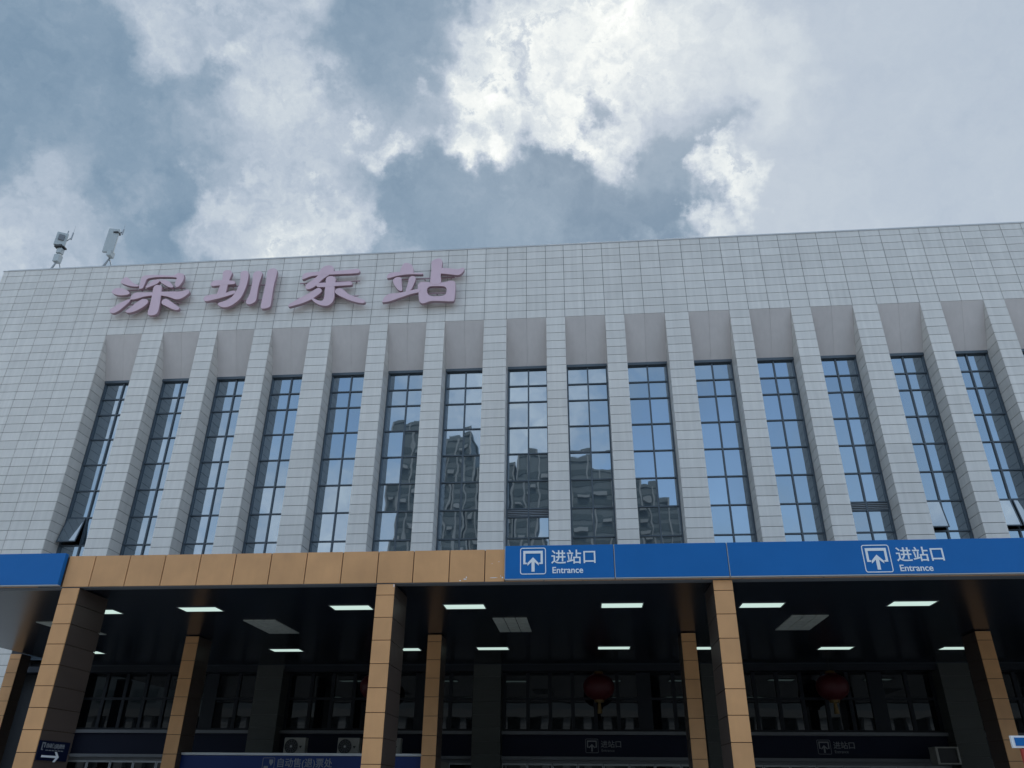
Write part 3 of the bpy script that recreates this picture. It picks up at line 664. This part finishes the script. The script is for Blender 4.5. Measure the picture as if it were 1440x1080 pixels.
# ------------------------------------------------------------------ rooftop name
CH = {
'深': ((150,370), 'leftmost pink character of the rooftop name, with water dots at its left', [
 [(240,325),(280,262),(340,238),(400,295),(460,345),(530,372),(522,393),(420,388),(320,362)],
 [(88,482),(150,425),(250,425),(340,462),(382,500),(345,530),(230,540),(130,520)],
 [(378,610),(385,640),(300,720),(200,800),(110,840),(52,822),(60,780),(150,720),(270,650)],
 [(545,400),(568,320),(590,240),(660,205),(900,200),(1120,208),(1200,168),(1285,180),(1300,230),(1280,300),(1230,370),(1190,400),(1155,380),(1158,320),(1180,262),(1150,236),(900,230),(740,245),(675,272),(640,340),(605,415),(560,430)],
 [(655,395),(700,350),(800,285),(870,275),(890,295),(850,340),(760,380),(680,410)],
 [(905,290),(960,280),(1050,310),(1112,380),(1100,405),(1040,395),(960,350),(910,315)],
 [(785,420),(820,372),(890,368),(922,400),(905,560),(885,700),(855,820),(800,868),(710,872),(688,835),(720,730),(760,560)],
 [(390,600),(440,520),(500,492),(640,490),(780,485),(920,480),(1100,475),(1250,472),(1360,440),(1385,490),(1320,550),(1230,595),(1150,600),(1040,562),(920,540),(760,540),(620,560),(520,590),(420,608)],
 [(318,800),(400,740),(500,660),(590,605),(660,605),(690,640),(660,690),(560,760),(440,815),(340,830)],
 [(925,640),(960,602),(1020,605),(1100,660),(1200,730),(1215,765),(1170,783),(1090,760),(990,712),(930,680)]]),
'圳': ((280,365), 'second pink character of the rooftop name, ending in three upright strokes', [
 [(195,420),(240,362),(350,348),(560,358),(600,380),(590,410),(480,420),(330,435),(225,445)],
 [(405,215),(460,178),(530,188),(550,235),(510,330),(482,420),(450,540),(425,625),(300,620),(330,500),(380,370),(400,290)],
 [(75,660),(110,612),(200,592),(330,578),(450,560),(555,527),(605,530),(600,565),(500,602),(380,640),(250,670),(110,700)],
 [(700,225),(745,192),(808,195),(830,245),(810,380),(762,520),(690,650),(600,730),(500,788),(400,800),(335,775),(315,740),(380,712),(470,680),(560,620),(630,520),(680,400),(700,300)],
 [(918,235),(960,197),(1035,197),(1058,240),(1020,360),(985,500),(965,640),(940,705),(860,748),(795,738),(800,680),(850,580),(890,420),(905,300)],
 [(1150,205),(1190,162),(1258,145),(1308,175),(1300,260),(1262,400),(1232,560),(1210,715),(1180,795),(1080,823),(1038,798),(1060,680),(1100,500),(1132,340)]]),
'东': ((400,360), 'third pink character of the rooftop name, with a hooked centre stroke', [
 [(298,380),(330,300),(450,275),(620,262),(800,257),(1000,242),(1235,218),(1262,270),(1200,290),(1000,300),(800,310),(600,320),(440,342),(330,385)],
 [(612,230),(680,172),(775,158),(828,200),(820,262),(740,322),(640,392),(560,470),(480,530),(400,558),(358,535),(372,480),(440,430),(520,370),(590,300)],
 [(545,475),(620,452),(800,447),(1000,437),(1115,432),(1142,465),(1105,488),(900,500),(700,518),(560,518)],
 [(700,390),(740,345),(815,340),(862,382),(842,480),(840,620),(830,720),(790,790),(720,833),(620,828),(530,788),(455,722),(485,712),(570,750),(640,748),(672,680),(682,560),(700,470)],
 [(520,560),(570,537),(618,560),(620,600),(550,660),(440,730),(300,790),(160,830),(72,850),(80,812),(200,740),(350,660)],
 [(852,590),(882,552),(940,542),(1000,570),(1080,640),(1200,690),(1345,742),(1342,783),(1260,783),(1120,748),(980,690),(872,630)]]),
'站': ((535,355), 'rightmost pink character of the rooftop name, with a rounded box', [
 [(340,300),(380,205),(440,178),(515,200),(548,260),(558,340),(555,362),(345,366)],
 [(112,425),(150,352),(300,333),(500,343),(695,347),(698,368),(600,365),(450,370),(280,392),(160,425)],
 [(215,470),(250,427),(308,417),(348,432),(355,530),(360,635),(315,638),(260,580),(225,520)],
 [(480,440),(520,400),(578,407),(590,450),(560,530),(512,622),(430,662),(450,570),(470,500)],
 [(32,830),(70,750),(150,697),(300,682),(450,652),(645,614),(650,662),(500,700),(300,768),(160,818),(62,833)],
 [(862,165),(900,122),(980,98),(1038,132),(1030,250),(1012,370),(1008,515),(850,520),(850,400),(865,250)],
 [(1000,265),(1150,265),(1300,280),(1398,252),(1398,310),(1320,373),(1200,365),(1050,350),(1000,345)],
 [(640,530),(700,492),(850,502),(1050,502),(1180,472),(1248,488),(1260,560),(1255,700),(1240,795),(1200,818),(1050,813),(850,813),(740,848),(682,843),(652,800),(640,650),(630,580)]])}
HOLE = [(780,640),(795,590),(860,562),(1050,562),(1108,592),(1115,650),(1090,708),(1000,733),(870,733),(800,700)]
def smooth_loop(p, n=4):
    out_ = []; L_ = len(p)
    for i in range(L_):
        a, b, c, d = (Vector(p[(i+k-1) % L_]) for k in range(4))
        for j in range(n):
            t_ = j/n; out_.append(.5*((2*b)+(c-a)*t_+(2*a-5*b+4*c-d)*t_*t_+(3*b-a-3*c+d)*t_**3))
    return out_
LFY = 32.25
for ch, (org, lab, strokes) in CH.items():
    r_ = None
    for si, st in enumerate(strokes):
        cu = bpy.data.curves.new('stroke', 'CURVE'); cu.dimensions = '2D'; cu.fill_mode = 'BOTH'; cu.extrude = .085; cu.bevel_depth = .012; cu.bevel_resolution = 1
        loops = [st] + ([HOLE] if ch == '站' and si == 7 else [])
        for lp in loops:
            pts = [onplane(org[0]+q.x/12, org[1]+q.y/12, LFY) for q in smooth_loop(lp)]
            sp = cu.splines.new('POLY'); sp.points.add(len(pts)-1); sp.use_cyclic_u = True
            for k, (px_, pz_) in enumerate(pts): sp.points[k].co = (px_, pz_, 0, 1)
        if r_ is None:
            cxz = onplane(org[0]+60, org[1]+40, LFY)
            r_ = thing('rooftop_character', lab, 'sign letter', (cxz[0], LFY, cxz[1]), 'pink characters of the rooftop name')
        t_ = bpy.data.objects.new('tmp', cu); COL.objects.link(t_); bpy.context.view_layer.update()
        me = bpy.data.meshes.new_from_object(t_.evaluated_get(bpy.context.evaluated_depsgraph_get())); bpy.data.objects.remove(t_)
        yo = LFY+.095+.004*si
        me.transform(Matrix.Translation((0, yo, 0)) @ Matrix.Rotation(math.pi/2, 4, 'X'))
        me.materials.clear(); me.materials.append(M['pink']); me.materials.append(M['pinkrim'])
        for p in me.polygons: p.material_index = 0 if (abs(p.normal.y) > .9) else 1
        so = bpy.data.objects.new('stroke', me); COL.objects.link(so); local(so, r_)
    xa, za = onplane(org[0]+8, org[1]+45, LFY); xb, _ = onplane(org[0]+112, org[1]+45, LFY)
    bm = bmesh.new()
    for dz in (-.5, .45): add_box(bm, xa+.35, xb-.35, LFY+.28, LFY+.33, za+dz, za+dz+.05)
    for k in range(5):
        xk = xa+(xb-xa)*(k+.8)/5.6
        for dz in (-.5, .45): add_box(bm, xk-.02, xk+.02, LFY+.33, FY-.002, za+dz+.005, za+dz+.045)
    local(obj('mounting_frame', bm, M['pinkrim']), r_)

# ------------------------------------------------------------------ roof edge: wire and antennas
bm = bmesh.new()
for (a, b) in [(XL+.1+k*2.2, XL+.1+(k+1)*2.2) for k in range(int((XR-XL-.3)/2.2))]:
    add_tube(bm, (a, FY+.15, ZP+.17), (b, FY+.15, ZP+.17), .018, 6)
wr = obj('lightning_wire', bm, M['steel']); tag(wr, 'thin lightning wire on short pegs along the whole parapet edge', 'wire')
for k in range(int((XR-XL-.3)/2.2)+1):
    bm = bmesh.new(); xk = XL+.1+k*2.2; add_tube(bm, (xk, FY+.15, ZP+.03), (xk, FY+.15, ZP+.17), .012, 6); obj('peg', bm, M['steel'], wr)
AY = 33.3
def P3(x_, y_, dy=0): X_, Z_ = onplane(x_, y_, AY+dy); return Vector((X_, AY+dy, Z_))
def antenna(kind):
    lab = {0: 'small square rooftop antenna with stacked boxes on a tripod, near the left corner', 1: 'tall flat panel antenna on a tripod, between the roof corner and the pink name'}[kind]
    bx_ = P3(79, 378) if kind == 0 else P3(152, 374)
    r_ = thing('rooftop_antenna', lab, 'antenna', (bx_.x, AY, ZP), 'antennas on the roof edge')
    bm = bmesh.new()
    if kind == 0:
        top = P3(95, 336); mid = P3(82.5, 364)
        base_ = ZP+.03
        for q in ((-.45, .1), (.35, .3), (-.05, -.35)): add_tube(bm, (mid.x+q[0], AY+q[1], base_), (mid.x, AY, mid.z), .035, 6)
        local(obj('tripod', bm, M['steel']), r_)
        bm = bmesh.new(); add_tube(bm, (mid.x, AY, mid.z-.2), (mid.x+.02, AY, 28.75), .03, 8); add_tube(bm, (mid.x, AY, 27.9), (mid.x+.35, AY, 28.25), .025, 6); add_tube(bm, (mid.x+.35, AY, 28.1), (mid.x+.36, AY, 28.6), .04, 8); local(obj('mast', bm, M['steel']), r_)
        bm = bmesh.new(); add_tube(bm, (mid.x+.36, AY, 28.6), (mid.x+.36, AY, 29.1), .012, 5, .004); local(obj('whip', bm, M['steel']), r_)
        bm = bmesh.new(); add_box(bm, -.29, .29, -.07, .07, -.45, .45); o_ = obj('panel', bm, M['antenna'], r_, bevel=.02); o_.location = (mid.x-.12-r_.location.x, -.16, 28.02-r_.location.z); o_.rotation_euler = (0, 0, R(28))
        bm = bmesh.new(); add_box(bm, -.15, .15, -.02, .02, -.18, .18); o_ = obj('label_plate', bm, M['darktrim'], r_); o_.location = (mid.x-.06-r_.location.x, -.26, 28.1-r_.location.z); o_.rotation_euler = (0, 0, R(28))
        local(boxes('radio_box', [(mid.x-.18, mid.x+.16, AY-.22, AY+.1, 26.45, 26.95)], M['antenna'], bevel=.02), r_)
        local(boxes('radio_box', [(mid.x-.16, mid.x+.12, AY-.20, AY+.1, 27.05, 27.4)], M['antenna'], bevel=.02), r_)
        local(boxes('clamp', [(mid.x-.06, mid.x+.2, AY-.12, AY+.12, 27.45, 27.53), (mid.x-.3, mid.x+.12, AY-.3, AY-.05, 27.42, 27.56)], M['black']), r_)
    else:
        mid = P3(153, 366)
        for q in ((-.5, .2), (.32, .35), (-.1, -.35), (-.35, -.1)): add_tube(bm, (mid.x+q[0], AY+q[1], ZP+.03), (mid.x, AY, mid.z+.15), .035, 6)
        local(obj('tripod', bm, M['steel']), r_)
        bm = bmesh.new(); add_tube(bm, (mid.x, AY, mid.z), (mid.x+.05, AY, 28.6), .035, 8); add_tube(bm, (mid.x+.03, AY, 28.3), (mid.x+.33, AY, 28.5), .035, 6); add_tube(bm, (mid.x+.33, AY, 28.3), (mid.x+.34, AY, 28.65), .045, 8); local(obj('mast', bm, M['steel']), r_)
        bm = bmesh.new(); add_tube(bm, (mid.x+.34, AY, 28.6), (mid.x+.34, AY, 29.2), .012, 5, .004); local(obj('whip', bm, M['steel']), r_)
        bm = bmesh.new(); add_box(bm, -.30, .30, -.07, .07, -.84, .84); o_ = obj('panel', bm, M['antenna'], r_, bevel=.03); o_.location = (mid.x-.08-r_.location.x, -.17, 27.72-r_.location.z); o_.rotation_euler = (0, 0, R(12))
        local(boxes('radio_box', [(mid.x-.05, mid.x+.2, AY-.3, AY+.1, 26.62, 27.0)], M['antenna'], bevel=.02), r_)
        local(boxes('clamp', [(mid.x-.05, mid.x+.22, AY-.27, AY+.05, 28.25, 28.33)], M['black']), r_)
antenna(0); antenna(1)

# ------------------------------------------------------------------ the far side of the square, mirrored in the glass
def tower(x0, x1, y, depth, h, lab, fins=True):
    r_ = thing('high_rise_tower', lab, 'tower', ((x0+x1)/2, y, GZ), 'high rises mirrored in the windows')
    local(boxes('wall', [(x0, x1, y-depth, y, GZ, h)], M['tower']), r_)
    n = int((h-2)/3.2)
    o_ = local(boxes('window_band', [(x0+.4, x1-.4, y, y+.12, 2+k*3.2, 2+k*3.2+1.7) for k in range(n)], M['towerglass']), r_); o_['kind'] = 'stuff'
    if fins:
        w_ = (x1-x0); m_ = max(3, int(w_/6))
        for k in range(m_+1): local(boxes('fin', [(x0+w_*k/m_-.22, x0+w_*k/m_+.22, y+.1, y+.7, 2, h+.5)], M['towerwhite']), r_)
        o_ = local(boxes('balcony', [(x0+w_*(k%m_+.25)/m_, x0+w_*(k%m_+.75)/m_, y+.1, y+1.2, 2+(k*7%n)*3.2-.3, 2+(k*7%n)*3.2+.7) for k in range(m_*8)], M['towerwhite']), r_); o_['kind'] = 'stuff'
    local(boxes('roof_parapet', [(x0-.3, x1+.3, y-depth-.3, y+.3, h, h+1.0), (x0+w_*.3 if fins else x0+2, x0+w_*.6 if fins else x1-2, y-depth*.7, y-depth*.3, h+1, h+4)], M['tower']), r_)
VD = 67.6+130                                # virtual distance of the tower fronts: they stand at y = -130
tower(-.252*VD, -.200*VD, -130, 18, .462*VD, 'tallest dark high rise with white fins, mirrored left of centre', True)
tower(-.197*VD, -.150*VD, -131, 18, .452*VD, 'dark high rise with white fins right beside the tallest one', True)
tower(-.147*VD, -.100*VD, -134, 16, .408*VD*1.01, 'lower grey high rise between the tall pair and the broad block', True)
tower(-.092*VD, -.046*VD, -129, 16, .414*VD, 'slim grey high rise mirrored in the middle window', True)
tower(-.020*VD, .079*VD, -128, 20, .405*VD, 'broad grey high rise mirrored in the window right of the middle', True)
tower(.083*VD, .135*VD, -140, 16, .352*VD*1.05, 'lowest grey high rise of the mirrored row', True)
r_ = thing('colonnade_sky_blocker', 'building with pale tiled pillars across the square, raised to block low sky', 'building', (0, -30, GZ))
local(boxes('wall', [(-120, 90, -44, -32, GZ, 15)], M['tower']), r_)  # wall raised above the pillars and lengthened to block low sky light
local(boxes('roof_band', [(-121, 91, -31.99, -29.4, 7.6, 8.4), (-121, 91, -45, -31.5, 15, 15.8)], M['concrete']), r_)
o_ = local(boxes('window_strip', [(-119+k*4.8, -115.6+k*4.8, -32, -31.9, z_, z_+1.5) for k in range(43) for z_ in (9.4, 12.4)], M['towerglass']), r_); o_['kind'] = 'stuff'  # windows on the added upper wall
bm = bmesh.new()
for k in range(86):
    xk = -118+k*2.4
    for q in range(10): add_box(bm, xk, xk+.85, -30.8, -29.9, GZ+.02+q*.92, GZ+.02+q*.92+.90)
o_ = local(obj('pillar_row', bm, M['towerwhite']), r_); o_['kind'] = 'stuff'
